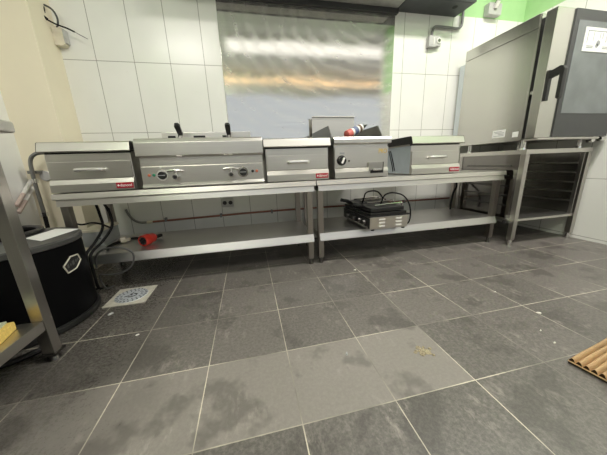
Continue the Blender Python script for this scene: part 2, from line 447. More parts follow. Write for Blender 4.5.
def drawer_unit(label):
    """local origin: front-bottom centre of the unit on the bench"""
    t = thing('drawer_unit', (0, 0, 0), label, 'countertop unit', 'stainless drawer units on the benches')
    w = .212
    MB().box(-w, w, .012, .42, .026, .235, .003).box(-w+.004, w-.004, .03, .42, .235, .262).build('casing', 'steel', t)
    MB().prism([(-.012, .026), (-.012, .068), (-.003, .094), (.014, .094), (.014, .026)], 'x', -w+.002, w-.002, .001).build('lower_panel', 'steel', t)
    d = MB().box(-w+.006, w-.006, .002, .02, .098, .192, .003).build('drawer', 'steel', t)
    hd = MB().tube([(-.064, .002, .144), (-.064, -.022, .147), (-.04, -.03, .148), (.04, -.03, .148), (.064, -.022, .147), (.064, .002, .144)], .009, 10, 4).build('handle', 'bar', d)
    tag(hd, 'small bright bar handle')
    pr = [(-.016, .243), (-.020, .248), (-.004, .292), (.004, .298), (.012, .299), (.43, .299), (.43, .243)]
    MB().prism(pr, 'x', -w-.010, w+.010, .0015).build('top_rim', 'steel', t)
    for x in (-w-.012, w+.010): MB().prism(pr, 'x', x, x+.002).build('rim_end', 'black', t)
    MB().box(-w+.002, w-.002, .016, .03, .234, .243).build('shadow_strip', 'black_matt', t)  # black strip standing in for the shadow line below the lip
    badge(t, w-.052, .052, -.012)
    for x in (-w+.03, w-.03):
        for y in (.04, .38):
            MB().cyl((x, y, .022), (x, y, .03), .018, .018).build('foot', 'black', t)
    return t
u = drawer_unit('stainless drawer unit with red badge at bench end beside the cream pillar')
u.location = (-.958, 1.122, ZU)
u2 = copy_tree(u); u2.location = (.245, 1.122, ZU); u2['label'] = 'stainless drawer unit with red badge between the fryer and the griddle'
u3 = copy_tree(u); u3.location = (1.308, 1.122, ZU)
u3['label'] = 'stainless drawer unit right of the griddle, its side in bluish film'
# only this one still wears its protective film
MB().box(-.2145, -.2115, .016, .416, .03, .233, .0005).build('protective_film', 'film', u3)
fl = MB(); fl.tube([(-.217, .30, .21), (-.217, .245, .10), (-.217, .225, .045)], .003, 6); fl.tube([(-.217, .275, .21), (-.217, .225, .11), (-.217, .2, .05)], .003, 6)
fl.build('side_cable', 'rubber', u3)

# ------------------------------------------------------------------ twin fryer
FX = -.348; fz = ZU
t = thing('twin_fryer', (FX, 1.122, fz), 'wide stainless twin fryer with two knobs, drain taps and basket handles', 'fryer')
w = .358
b = MB(); b.box(-w, w, .014, .03, .03, .29); b.box(-w, w, .405, .42, .03, .29); b.box(-w, -w+.016, .03, .405, .03, .29); b.box(w-.016, w, .03, .405, .03, .29)
b.box(-w+.016, w-.016, .03, .405, .03, .04); b.box(-.03, .03, .03, .405, .04, .285)
b.box(-w+.016, -.03, .03, .08, .04, .285); b.box(.03, w-.016, .03, .08, .04, .285); b.box(-w+.016, -.03, .33, .405, .04, .285); b.box(.03, w-.016, .33, .405, .04, .285)
b.build('body', 'steel', t)
MB().prism([(-.012, .205), (-.018, .212), (-.018, .285), (-.008, .304), (.006, .31), (.07, .31), (.07, .294), (.02, .294), (.02, .205)], 'x', -w-.006, w+.006, .0015).build('front_rim', 'steel', t)
MB().box(-w-.006, -w+.03, .07, .42, .288, .308, .002).build('side_rim', 'steel', t); MB().box(w-.03, w+.006, .07, .42, .288, .308, .002).build('side_rim', 'steel', t); MB().box(-.03, .03, .07, .42, .284, .302, .002).build('middle_rim', 'steel', t)
MB().prism([(.004, .045), (-.004, .05), (-.004, .148), (.012, .153), (.02, .153), (.02, .045)], 'x', -w+.002, w-.002, .001).build('control_panel', 'steel', t)
MB().prism([(-.016, .026), (-.016, .034), (-.004, .05), (.02, .05), (.02, .026)], 'x', -w, w, .001).build('bottom_ledge', 'steel', t)
MB().box(-.31, .305, .345, .42, .30, .385, .004).build('heating_head', 'steel', t)
for a, c_ in ((-.27, -.22), (.1, .14), (-.1, -.02)): MB().box(a, c_, .343, .346, .345, .36).build('slot', 'black_matt', t)
for kx in (-.243, .230):
    k = MB().cyl((kx, -.004, .098), (kx, -.008, .098), .033, None, 28, 0, .001).cyl((kx, -.008, .098), (kx, -.022, .098), .025, .022, 28, 1, .002).build('knob', ['chrome', 'black'], t)
    MB().box(kx-.019, kx+.019, -.026, -.02, .0963, .1003).build('pointer', 'grey_ink', k)
MB().cyl((-.247, -.004, .143), (-.247, -.01, .143), .005).build('reset_button', 'white_plastic', t)
for kx in (-.165, .157):
    tp = MB().cyl((kx, -.004, .090), (kx, -.05, .086), .016, None, 20, 0, .001).cyl((kx, -.022, .092), (kx, -.022, .124), .010)
    tp.build('drain_tap', 'chrome', t)
    MB().tube([(kx-.045, -.024, .121), (kx-.015, -.026, .125), (kx+.015, -.026, .125), (kx+.045, -.024, .119)], .0065, 8).build('tap_lever', 'chrome', t)
    MB().cyl((kx, -.0505, .086), (kx, -.0515, .086), .0105).build('tap_mouth', 'black_matt', t)
for x, mt in ((-.316, 'red_light'), (-.290, 'green_light'), (.290, 'black'), (.316, 'red_light')):
    MB().cyl((x, -.004, .101), (x, -.01, .101), .009, .007, 16).build('indicator_light', mt, t)
for x in (-w+.04, w-.04):
    for y in (.05, .38): MB().cyl((x, y, .022), (x, y, .032), .018, .018).build('foot', 'black', t)

def basket(x, label):
    bk = thing('fry_basket', (FX+x, 1.33, fz+.10), label, 'fry basket', 'wire baskets in the fryer')
    wires = MB()
    hw, hd = .11, .105
    for z in (0, .06, .14):
        wires.tube([(-hw, -hd, z), (hw, -hd, z), (hw, hd, z), (-hw, hd, z), (-hw, -hd, z)], .003, 6, straight=True)
    for i in range(8):
        a = -hw+2*hw*i/7
        wires.tube([(a, -hd, .14), (a, -hd, 0), (a, hd, 0), (a, hd, .14)], .0015, 5, straight=True)
        q = -hd+2*hd*i/7
        wires.tube([(-hw, q, .14), (-hw, q, 0), (hw, q, 0), (hw, q, .14)], .0015, 5, straight=True)
    wires.build('wire_cage', 'chrome', bk)
    MB().tube([(-.012, -.10, .14), (-.012, .03, .245), (-.012, .045, .262)], .003, 6).tube([(.012, -.10, .14), (.012, .03, .245), (.012, .045, .262)], .003, 6).build('handle_wire', 'chrome', bk)
    MB().prism([(-.015, 0), (.015, 0), (.018, .085), (.011, .10), (-.011, .10), (-.018, .085)], 'y', -.010, .010, .004).xf(
        Matrix.Translation((0, .052, .258)) @ Matrix.Rotation(R(56), 4, 'X')).build('grip', 'black', bk)
    return bk
basket(-.165, 'wire fry basket with upright black handle in the left fryer well')
basket(.152, 'wire fry basket with upright black handle in the right fryer well')

# ------------------------------------------------------------------ griddle
GX = .702; gz = ZU
t = thing('griddle', (GX, 1.122, gz), 'stainless countertop griddle with one black knob and upright splash guard', 'griddle')
w = .203
MB().box(-w, w, .012, .56, .026, .262, .003).build('body', 'steel', t)
MB().prism([(-.012, .254), (-.018, .26), (-.018, .284), (-.008, .299), (.02, .301), (.03, .29), (.58, .29), (.58, .254)], 'x', -w-.008, w+.012, .0015).build('top_rim', 'steel', t)
MB().box(-w+.02, w-.02, .05, .56, .288, .294, .002).build('cooking_plate', 'dark_steel', t)
MB().box(-w+.002, w-.002, -.002, .014, .095, .232, .002).build('control_panel', 'steel', t)
MB().prism([(-.012, .026), (-.012, .066), (-.003, .092), (.014, .092), (.014, .026)], 'x', -w+.001, w-.001, .001).build('lower_panel', 'steel', t)
g = MB(); g.box(-w+.004, w-.004, .592, .600, .255, .532, .001); g.box(-w+.004, w-.004, .575, .600, .526, .533, .002)
g.build('rear_guard', 'steel', t)
for x, nm in ((-w+.004, 'side_guard'), (w-.01, 'side_guard')):
    MB().prism([(.06, .29), (.15, .392), (.592, .392), (.592, .29)], 'x', x, x+.006).build(nm, 'dark_steel', t)
k = MB().cyl((-.152, -.002, .146), (-.152, -.008, .146), .034, None, 28, 0, .001).cyl((-.152, -.008, .146), (-.152, -.03, .146), .03, .026, 28, 0, .003).build('knob', 'black', t)
MB().box(-.007, .007, -.034, -.03, -.022, .022, .002).xf(Matrix.Translation((-.15, 0, .146)) @ Matrix.Rotation(R(25), 4, 'Y')).build('pointer', 'white_ink', k)
MB().box(-.165, -.13, -.0035, -.001, .188, .2, .001).build('dial_mark', 'grey_ink', t)
MB().cyl((-.098, -.002, .142), (-.098, -.008, .142), .006).build('indicator_light', 'black', t)
text_mesh('lettering', 'PRO', .046, 'gold_ink', t, Matrix.Translation((.158, -.003, .200)) @ FRONT, width=.062)
tag(t.children[-1], 'gold lettering on the control panel')
dr = MB().box(.045, .155, -.018, -.001, .07, .128, .002).build('grease_drawer', 'steel_v', t)
MB().box(.062, .15, -.0195, -.011, .052, .073).box(.152, .162, -.016, -.001, .052, .128).build('drawer_recess', 'black_matt', dr)
MB().box(.075, .14, -.03, -.012, .068, .082, .003).build('drawer_pull', 'chrome', dr)
for x in (-w+.03, w-.03):
    for y in (.04, .46): MB().cyl((x, y, .022), (x, y, .03), .018, .018).build('foot', 'black', t)

# sauce bottle lying on the griddle, nozzle raised on the side guard
A = Vector((.640, 1.26, gz+.327)); B = Vector((.835, 1.335, gz+.405)); ax = (B-A).normalized()
t = thing('sauce_bottle', A, 'white sauce bottle with red cap lying tilted on the griddle', 'bottle')
Lb = (B-A).length
rot = ax.to_track_quat('Z', 'Y').to_matrix().to_4x4()
MB().lathe([(.024, .045), (.0285, .052), (.029, .15), (.026, .165), (.012, .178), (.010, .2)], seg=24).xf(rot).build('bottle_body', 'white_plastic', t)
MB().lathe([(.006, -.005), (.02, 0), (.029, .006), (.030, .05), (.028, .052)], seg=24).xf(rot).build('cap', 'cap_red', t)
MB().lathe([(.0295, .07), (.0297, .071), (.0297, .108), (.0295, .109)], seg=24).xf(rot).build('label_band', 'blue_ink', t)
MB().lathe([(.0295, .125), (.0297, .126), (.0297, .145), (.0295, .146)], seg=24).xf(rot).build('label_stripe', 'brown_ink', t)
MB().lathe([(.012, .176), (.012, .2), (.007, .215), (.004, .23)], seg=16).xf(rot).build('nozzle', 'black', t)

# ------------------------------------------------------------------ oven stand
t = thing('oven_stand', (2.35, 1.3, 0), 'stainless open oven stand with tray rails, standing against right wall', 'oven stand')
x0, x1, y0, y1 = 2.0, 2.69, 1.0, 1.62
def T(mb): return mb.xf(Matrix.Translation(-t.location))
for lx in (x0+.02, x1-.02):
    for ly in (y0+.02, y1-.02):
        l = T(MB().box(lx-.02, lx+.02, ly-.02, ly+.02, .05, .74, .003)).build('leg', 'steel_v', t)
        T(MB().cyl((lx, ly, 0), (lx, ly, .055), .016, .016)).build('foot', 'chrome', l)
f = MB(); f.box(x0, x1, y0, y0+.03, .742, .775, .002); f.box(x0, x1, y1-.03, y1, .742, .775, .002)
f.box(x0, x0+.03, y0+.03, y1-.03, .742, .775, .002); f.box(x1-.03, x1, y0+.03, y1-.03, .742, .775, .002)
T(f).build('top_frame', 'steel', t)
T(MB().box(x0+.01, x1-.01, y0+.01, y1-.01, .205, .225, .002)).build('bottom_shelf', 'steel', t)
for i in range(5):
    z = .33+.08*i
    T(MB().box(x0+.012, x0+.05, y0+.04, y1-.04, z, z+.006)).build('tray_rail', 'steel', t)
    T(MB().box(x0+.0015, x0+.007, y0+.10, y1-.10, z-.004, z+.010, .002)).build('side_ridge', 'dark_steel', t)
    T(MB().box(x1-.07, x1-.012, y0+.04, y1-.04, z, z+.006)).build('tray_rail', 'steel_v', t)
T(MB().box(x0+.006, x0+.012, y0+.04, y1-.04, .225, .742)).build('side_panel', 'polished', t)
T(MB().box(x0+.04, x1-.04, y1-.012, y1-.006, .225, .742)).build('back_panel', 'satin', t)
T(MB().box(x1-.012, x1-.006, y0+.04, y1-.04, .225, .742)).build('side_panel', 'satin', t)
T(MB().box(x1-.075, x1-.07, y0+.004, y0+.03, .225, .742)).build('guide_post', 'steel_v', t)

# ------------------------------------------------------------------ combi oven
t = thing('combi_oven', (2.35, 1.3, .775), 'tall stainless combi oven with dark glass door standing on the stand', 'oven')
T = lambda mb: mb.xf(Matrix.Translation((-2.35, -1.3, -.775)))
T(MB().box(2.0, 2.70, 1.068, 1.68, .845, 1.598, .004)).build('body', 'steel_oven', t)
T(MB().box(1.999, 2.701, 1.067, 1.682, 1.600, 1.685, .004)).build('top_cap', 'steel_oven', t)
T(MB().box(2.002, 2.698, 1.058, 1.069, .85, 1.68)).build('front_flange', 'steel_oven', t)
T(MB().box(2.02, 2.69, 1.02, 1.06, .862, 1.655)).build('gasket', 'black_matt', t)
T(MB().box(2.02, 2.68, 1.682, 1.76, .865, 1.59, .003)).build('rear_casing', 'pale_film', t)
d = T(MB().box(1.985, 2.70, .955, 1.022, .856, 1.668, .004)).build('door', 'steel_oven', t)
T(MB().box(2.14, 2.699, .947, .956, .858, 1.666, .002)).build('door_panel', 'oven_frame', d)
T(MB().box(2.175, 2.69, .9445, .948, 1.02, 1.6, .001)).build('glass', 'glass_in', d)
hb = MB(); hb.box(2.0, 2.03, .943, .956, 1.10, 1.295, .004)
hb.prism([(.955, 1.24), (.955, 1.285), (.89, 1.305), (.872, 1.30), (.862, 1.28), (.862, 1.105), (.874, 1.097), (.886, 1.105), (.886, 1.255)], 'x', 2.002, 2.032, .004)
T(hb).build('handle', 'black', d)
st = T(MB().box(2.245, 2.525, .9415, .9443, 1.418, 1.563)).build('sticker', 'paper', d)
tag(st, 'white instruction sticker with grey diagrams')
sg = MB()
for a in ((2.245, 2.25, 1.47, 1.545), (2.475, 2.48, 1.47, 1.545), (2.245, 2.48, 1.541, 1.545), (2.30, 2.304, 1.48, 1.54), (2.36, 2.364, 1.5, 1.535), (2.385, 2.389, 1.5, 1.535), (2.42, 2.424, 1.48, 1.54), (2.25, 2.31, 1.44, 1.444), (2.25, 2.31, 1.45, 1.453), (2.40, 2.47, 1.44, 1.444), (2.40, 2.47, 1.45, 1.453)):
    sg.box(a[0]+.025, a[1]+.025, .9408, .9416, a[2], a[3])
T(sg).build('diagram_lines', 'grey_ink', st)
T(MB().cyl((2.38, .9408, 1.472), (2.38, .9416, 1.472), .017).cyl((2.37, .9408, 1.456), (2.37, .9416, 1.456), .012)).build('diagram_dot', 'grey_ink', st)
lb = T(MB().box(1.9985, 2.0, 1.19, 1.30, .885, .945)).build('rating_label', 'paper', t)
ll = MB()
for i, (a, c_) in enumerate(((1.2, 1.29), (1.2, 1.25), (1.2, 1.28), (1.22, 1.29))): ll.box(1.9978, 1.9987, a, c_, .896+.011*i, .900+.011*i)
T(ll).build('label_lines', 'grey_ink', lb)
T(MB().box(1.9985, 2.0, 1.085, 1.13, .875, .915)).build('small_label', 'paper', t)
for x in (2.05, 2.64):
    for y in (1.07, 1.56):
        T(MB().cyl((x, y, .775), (x, y, .79), .022, .02).cyl((x, y, .79), (x, y, .847), .016)).build('foot', 'chrome', t)
T(MB().prism([(.935, .838), (.93, .846), (.935, .852), (1.03, .852), (1.03, .838)], 'x', 1.99, 2.60, .001)).build('drip_tray', 'steel', t)
T(MB().cyl((2.585, .955, .835), (2.585, .99, .835), .022)).build('drain_fitting', 'chrome', t)
T(MB().cyl((2.64, .955, .838), (2.69, .955, .838), .018)).build('hose_nozzle', 'chrome', t)
T(MB().cyl((2.03, 1.04, 1.175), (2.0, 1.04, 1.175), .012)).build('latch_pin', 'chrome', t)

# ------------------------------------------------------------------ contact grill on the right undershelf
zs = .236
t = thing('contact_grill', (.89, 1.24, zs+.0008), 'black double contact grill with knobs on the undershelf below the griddle', 'contact grill')
T = lambda mb: mb.xf(Matrix.Translation((-.89, -1.24, -zs)))
T(MB().box(.735, 1.04, 1.035, 1.53, zs+.014, zs+.105, .004)).build('body', 'steel', t)
T(MB().box(.728, .736, 1.04, 1.525, zs+.02, zs+.098, .002)).build('control_panel', 'black', t)
for y in (1.10, 1.18, 1.28, 1.40):
    T(MB().cyl((.728, y, zs+.06), (.708, y, zs+.06), .02, .017, 20, 0, .002)).build('knob', 'dark_steel', t)
for y in (1.07,):
    T(MB().box(.724, .729, 1.05, 1.45, zs+.02, zs+.034)).build('front_strip', 'chrome', t)
for x in (.83, .965):
    for k in range(3):
        T(MB().box(x-.024, x+.024, 1.0325, 1.0355, zs+.03+.025*k, zs+.04+.025*k)).build('vent_slot', 'white_plastic', t)
T(MB().box(.725, 1.05, 1.03, 1.535, zs+.105, zs+.115, .002)).build('lower_rim', 'black', t)
T(MB().box(.74, 1.03, 1.04, 1.275, zs+.115, zs+.135, .003).box(.74, 1.03, 1.29, 1.525, zs+.115, zs+.135, .003)).build('lower_plate', 'grille_black', t)
for ya, yb in ((1.045, 1.275), (1.29, 1.52)):
    up = T(MB().box(.745, 1.01, ya, yb, zs+.140, zs+.168, .006)).build('upper_plate', 'grille_black', t)
    yc = (ya+yb)/2
    T(MB().tube([(1.02, yc-.06, zs+.12), (1.03, yc-.06, zs+.18), (.98, yc-.06, zs+.185), (.80, yc-.06, zs+.178)], .007, 8).tube([(1.02, yc+.06, zs+.12), (1.03, yc+.06, zs+.18), (.98, yc+.06, zs+.185), (.80, yc+.06, zs+.178)], .007, 8)).build('hinge_arm', 'chrome', up)
    T(MB().tube([(.76, yc, zs+.16), (.72, yc, zs+.175), (.655, yc, zs+.19)], lambda q: .008+.006*(q > .45), 10)).build('handle', 'black', up)
for x in (.77, 1.02):
    for y in (1.06, 1.50): T(MB().cyl((x, y, zs), (x, y, zs+.016), .013)).build('foot', 'black', t)
T(MB().tube([(.80, 1.30, zs+.17), (.789, 1.25, .455), (.805, 1.25, .492), (.856, 1.25, .504), (.909, 1.25, .493), (.95, 1.25, .443), (.935, 1.24, .41)], .0055, 8)
  .tube([(.885, 1.16, .41), (.889, 1.15, .436), (.912, 1.15, .48), (.962, 1.13, .496), (1.031, 1.10, .476), (1.075, 1.08, .41), (1.085, 1.07, .325), (1.075, 1.08, .262), (1.03, 1.10, .262)], .0055, 8)).build('power_cord', 'rubber', t)

# ------------------------------------------------------------------ things on the left undershelf
t = thing('power_plug', (-.775, 1.245, zs+.001), 'big red round power plug with black pins on the left undershelf', 'power plug')
MB().lathe([(.022, .004), (.030, .002), (.034, -.004), (.037, 0), (.037, .045), (.033, .05), (.030, .085), (.02, .1)], seg=28).xf(
    Matrix.Translation((-.035, -.03, .0385)) @ Vector((.42, .9, 0)).normalized().to_track_quat('Z', 'Y').to_matrix().to_4x4()).build('housing', 'red', t)
dq = Vector((.42, .9, 0)).normalized().to_track_quat('Z', 'Y').to_matrix().to_4x4()
fm = Matrix.Translation((-.035, -.03, .0385)) @ dq
pn = MB().cyl((0, 0, -.001), (0, 0, .003), .027)
pn.xf(fm).build('socket_face', 'dark_steel', t)
pn = MB()
for i in range(5):
    a = 2*PI*i/5+.3
    pn.cyl((.017*math.cos(a), .017*math.sin(a), 0), (.017*math.cos(a), .017*math.sin(a), -.006), .0062, None, 10)
pn.xf(fm).build('pin', 'black_matt', t)
MB().lathe([(.02, .095), (.014, .10), (.012, .12)], seg=16).xf(fm).build('cable_gland', 'black', t)
MB().tube([(.014, .075, .0385), (.03, .125, .03), (-.01, .15, .014), (-.09, .165, .009), (-.18, .19, .009), (-.235, .17, .009), (-.255, .1, .009), (-.262, .02, .009), (-.235, -.06, .012)], .009, 10).build('cable', 'rubber', t)

solo(MB().box(-1.215, -1.095, 1.33, 1.555, zs+.0005, .338, .003, mat=0).box(-1.22, -1.088, 1.325, 1.558, .338, .356, .003, mat=1).cyl((-1.112, 1.331, .29), (-1.112, 1.327, .29), .004, None, 10, 2), 'cable_box',
     ['box_grey', 'cream_plastic', 'black'], (-1.155, 1.44, zs), 'low grey box with cream lid at the left end of the undershelf', 'box')
t = thing('white_plug', (-.985, 1.36, zs), 'small white mains plug lying beside the cream-lidded grey box', 'plug')
MB().cyl((-.02, 0, .022), (.01, .008, .022), .02, .021, 18, 0, .003).build('plug_body', 'cream_plastic', t)
MB().box(.012, .034, -.006, .022, .012, .032, .004).build('cord_grip', 'cream_plastic', t)
MB().cyl((-.02, -.006, .028), (-.036, -.01, .028), .003).cyl((-.02, .006, .02), (-.036, .002, .02), .003).build('pin', 'chrome', t)

def cable(pts, r, mat, name, label, group=None, cat='cable'):
    return solo(MB().tube(pts, r), name, mat, pts[0], label, cat, group)
# cables hanging over the undershelf edge behind the barrel
cable([(-1.04, 1.24, .543), (-1.03, 1.235, .476), (-1.022, 1.22, .39), (-1.055, 1.17, .31), (-1.082, 1.12, .262), (-1.085, 1.094, .22), (-1.085, 1.092, .12), (-1.09, 1.10, .03), (-1.09, 1.15, .0085)], .008, 'rubber', 'hanging_cable',
      'black cable hanging from bench underside behind the barrel, left of a pair', 'black cables hanging under the bench')
cable([(-.985, 1.22, .543), (-.964, 1.22, .47), (-.968, 1.215, .39), (-1.01, 1.17, .315), (-1.055, 1.12, .262), (-1.06, 1.094, .22), (-1.06, 1.09, .12), (-1.06, 1.10, .03), (-1.055, 1.17, .0085)], .008, 'rubber', 'hanging_cable',
      'black cable bulging rightward under the bench, right of a pair', 'black cables hanging under the bench')
cable([(-1.3, 1.40, .408), (-1.19, 1.31, .400), (-1.121, 1.3, .408), (-1.065, 1.29, .398), (-1.005, 1.275, .372), (-.99, 1.27, .40), (-.995, 1.28, .50)], .006, 'rubber', 'thin_cable', 'thin black cable crossing above the cream-lidded box')
cable([(-1.035, 1.085, .17), (-1.02, 1.075, .235), (-.974, 1.05, .282), (-.91, 1.045, .297), (-.839, 1.045, .283), (-.806, 1.045, .243), (-.822, 1.04, .18), (-.879, 1.04, .14), (-.95, 1.05, .128), (-1.01, 1.06, .13), (-1.025, 1.075, .09), (-1.02, 1.1, .02), (-1.01, 1.16, .0065)], .0055, 'grey_cable', 'looped_cable',
      'grey cable hanging in a wide loop in front of the undershelf')

# hose by the right bench end
cable([(1.93, 1.55, .50), (1.905, 1.52, .457), (1.858, 1.5, .40), (1.835, 1.49, .31), (1.835, 1.49, .243)], .009, 'rubber', 'drain_hose', 'short black hose bending down onto right end of the undershelf', None, 'hose')

# copper service pipe on the back wall
t = thing('copper_pipe', (-.95, 1.755, .3), 'thin reddish pipe running along the tiled wall below the benches', 'pipe')
T = lambda mb: mb.xf(Matrix.Translation(-t.location))
T(MB().tube([(-.95, 1.757, .297), (-.4, 1.757, .306), (.1, 1.757, .313), (.8, 1.757, .311), (1.45, 1.757, .31), (2.1, 1.757, .308)], .0085, 10, 2)).build('pipe_run', 'copper', t)
T(MB().tube([(-1.11, 1.757, .42), (-1.095, 1.757, .37), (-1.065, 1.757, .325), (-1.02, 1.757, .3), (-.95, 1.757, .297)], .0095, 10)).build('flexible_end', 'steel_pipe', t)
T(MB().cyl((-.97, 1.757, .297), (-.925, 1.757, .2975), .013, None, 6)).build('coupling', 'cream_plastic', t)
for x in (-.82, -.36, .1, .56, 1.05, 1.5):
    T(MB().box(x-.008, x+.008, 1.743, 1.7795, .292, .325, .002)).build('clip', 'grey_pipe', t)

# ------------------------------------------------------------------ sockets and wall fittings
t = thing('wall_socket', (-.29, YB, .42), 'grey double socket on the tiles under the twin fryer bench', 'wall socket', 'wall sockets')
MB().box(-.05, .05, -.03, -.0005, -.04, .04, .005).build('housing', 'grey_plastic', t)
for x in (-.025, .025): MB().cyl((x, -.032, 0), (x, -.029, 0), .018, None, 18).build('outlet', 'black', t)
def iso_switch(loc_, label):
    t = thing('junction_box', loc_, label, 'electrical box', 'grey electrical boxes high on the wall')
    MB().box(-.055, .02, -.045, -.0005, -.045, .045, .006).build('housing', 'grey_plastic', t)
    MB().box(-.012, .0, -.049, -.044, -.03, .03, .002).build('cover', 'white_plastic', t)
    return t
t = iso_switch((1.69, YB, 1.778), 'grey electrical box with round socket on tiles right of steel sheet')
MB().box(.02, .075, -.04, -.0005, -.035, .045, .006).build('socket_body', 'grey_plastic', t)
MB().cyl((.05, -.046, .008), (.05, -.039, .008), .024, None, 20).build('socket_ring', 'white_plastic', t)
MB().cyl((.05, -.047, .008), (.05, -.0455, .008), .014, None, 16).build('socket_hole', 'dark_steel', t)
cable([(1.672, 1.757, 1.822), (1.675, 1.757, 1.862), (1.69, 1.757, 1.893), (1.73, 1.757, 1.903), (1.86, 1.757, 1.902), (1.94, 1.757, 1.903), (1.978, 1.757, 1.925), (1.985, 1.757, 1.98), (1.98, 1.757, 2.12), (1.95, 1.757, 2.3)], .0115, 'grey_pipe', 'conduit',
      'dark grey conduit bending from the wall box up past the hood end', None, 'conduit')
t = thing('socket_box', (2.30, YB, 2.07), 'grey surface box with white plug on the green wall above tiles', 'electrical box')
MB().box(-.07, .075, -.06, -.0005, -.05, .045, .008).build('housing', 'grey_plastic', t)
MB().cyl((-.005, -.062, .0), (-.005, -.09, .045), .02, .016, 18, 0, .003).build('plug', 'white_plastic', t)
MB().tube([(-.005, -.088, .042), (0, -.095, .10), (.03, -.08, .25), (.05, -.06, .5)], .011, 8).tube([(.015, -.03, .04), (.035, -.05, .12), (.06, -.05, .5)], .010, 8).build('cable', 'rubber', t)

# cream junction box with loose cables at pillar top
t = thing('cream_junction_box', (-1.275, YB, 1.645), 'cream junction box on the tiles beside the pillar with loose cables', 'electrical box')
MB().prism([(-.03, -.055), (-.03, .05), (.005, .06), (.03, .05), (.03, -.05), (.01, -.06)], 'y', -.05, -.0005, .004).build('housing', 'cream_plastic', t)
MB().box(.028, .04, -.046, -.002, -.04, .045, .003).build('side_knockout', 'grey_plastic', t)
MB().tube([(-.10, -.06, .27), (-.07, -.06, .185), (-.02, -.06, .165), (.012, -.06, .142), (.025, -.055, .10), (.015, -.05, .06), (-.005, -.04, .045)], .006, 8).build('cable', 'grey_cable', t)
MB().tube([(-.061, -.06, .18), (-.037, -.065, .158), (-.034, -.07, .128), (-.045, -.07, .095)], .007, 8).cyl((-.05, -.075, .075), (-.028, -.075, .095), .014, None, 12).build('cable_stub', 'rubber', t)
MB().tube([(-.04, -.075, .088), (.016, -.08, .056), (.08, -.08, .034), (.12, -.08, .015)], .005, 8).build('stiff_cable', 'rubber', t)
MB().tube([(.118, -.08, .016), (.15, -.08, -.002), (.19, -.08, -.023)], .002, 6).build('bare_wire', 'grey_cable', t)

solo(MB().cyl((-1.462, 1.5595, .717), (-1.462, 1.546, .717), .036, .033, 28, 0, .003), 'cover_cap', 'grey_plastic', (-1.462, 1.56, .717),
     'round grey cover cap on the cream pillar left of the drawer unit', 'cover cap')
t = thing('bent_pipe', (-1.48, 1.49, .40), 'grey steel pipe bent down from behind drawer unit before cream pillar', 'pipe')
T = lambda mb: mb.xf(Matrix.Translation(-t.location))
T(MB().tube([(-.80, 1.60, .872), (-1.08, 1.60, .873), (-1.19, 1.578, .872), (-1.285, 1.525, .869), (-1.41, 1.487, .866), (-1.455, 1.48, .847), (-1.476, 1.48, .81), (-1.483, 1.48, .747), (-1.487, 1.48, .648), (-1.487, 1.48, .56), (-1.487, 1.48, .45)], .0115, 12)).build('pipe_run', 'steel_pipe', t)
T(MB().cyl((-1.487, 1.48, .475), (-1.487, 1.48, .445), .02, None, 6)).build('coupling', 'chrome', t)
T(MB().cyl((-1.484, 1.48, .70), (-1.4845, 1.48, .675), .018, None, 12)).build('collar', 'chrome', t)
T(MB().tube([(-1.487, 1.48, .45), (-1.49, 1.48, .39), (-1.49, 1.48, .30), (-1.49, 1.485, .012), (-1.47, 1.49, .009)], .012, 8)).build('hose_tail', 'rubber', t)
T(MB().box(-1.525, -1.47, 1.497, 1.5595, .735, .755, .003)).build('wall_bracket', 'steel_pipe', t)
for i, (dz, lb) in enumerate(((.0, 'upper of two pale pipes slanting down the left wall beside bent pipe'), (-.045, 'lower of two pale pipes slanting down the left wall beside bent pipe'))):
    a = Vector((-1.556, 1.555, .69+dz)); b = Vector((-1.556, 1.385, .54+dz))
    t = thing('wall_pipe', b, lb, 'pipe', 'pale pipes on the left wall')
    m = b.lerp(a, .45)-b
    MB().cyl(m, a-b, .013, None, 12).build('white_sleeve', 'white_plastic', t)
    MB().cyl((0, 0, 0), m, .012, None, 12).build('pipe_run', 'pink_pipe', t)

# ------------------------------------------------------------------ barrel
BX, BY = -1.246, .841
t = thing('barrel', (BX, BY, 0), 'black barrel with hexagonal badge standing behind the steel table leg', 'barrel')
MB().lathe([(.262, .012), (.274, .02), (.278, .06), (.279, .37), (.277, .404)], seg=64).build('body', 'barrel', t)
MB().lathe([(.277, 0), (.288, .006), (.290, .02), (.287, .032), (.279, .036), (.272, .034)], seg=64).build('base_ring', 'black', t)
ld = MB().lathe([(.279, .400), (.285, .404), (.285, .424), (.278, .430), (.10, .432), (.0001, .432)], seg=64).build('lid', 'lid', t)
MB().lathe([(.15, .432), (.15, .446), (.158, .452), (.172, .452), (.18, .446), (.18, .432)], (-.12, .12, 0), 40).build('lid_ring', 'black', ld)
def on_barrel(a, z, r): return Vector((r*math.cos(R(a)), r*math.sin(R(a)), z))
hx = [(-19.2, .292), (-17.5, .312), (-7.5, .334), (1.5, .325), (3.0, .282), (-6, .261), (-18, .272)]
hx = [(-19.5, .283), (-13.5, .316), (-5, .336), (2.2, .324), (3.2, .283), (-7, .260), (-17.8, .268)]
hx = [(-17, .304), (-8, .338), (1.5, .334), (4, .302), (-4.5, .272), (-14.5, .266)]
bm_ = MB(); pts = [on_barrel(a, z, .281) for a, z in hx]
mid = []
for i in range(6):
    (a0, z0), (a1, z1) = hx[i], hx[(i+1) % 6]
    for k in range(5): mid.append(on_barrel(a0+(a1-a0)*k/5, z0+(z1-z0)*k/5, .2815))
mid.append(mid[0])
bd = bm_.tube(mid, .0034, 6, straight=True).build('badge_frame', 'badge_rim', t)
tag(bd, 'silver hexagonal badge frame')
bl = MB()
tb = bmesh.new(); cv = tb.verts.new(on_barrel(-6.5, .303,   .2805)); vv = [tb.verts.new(p) for p in mid[:-1]]
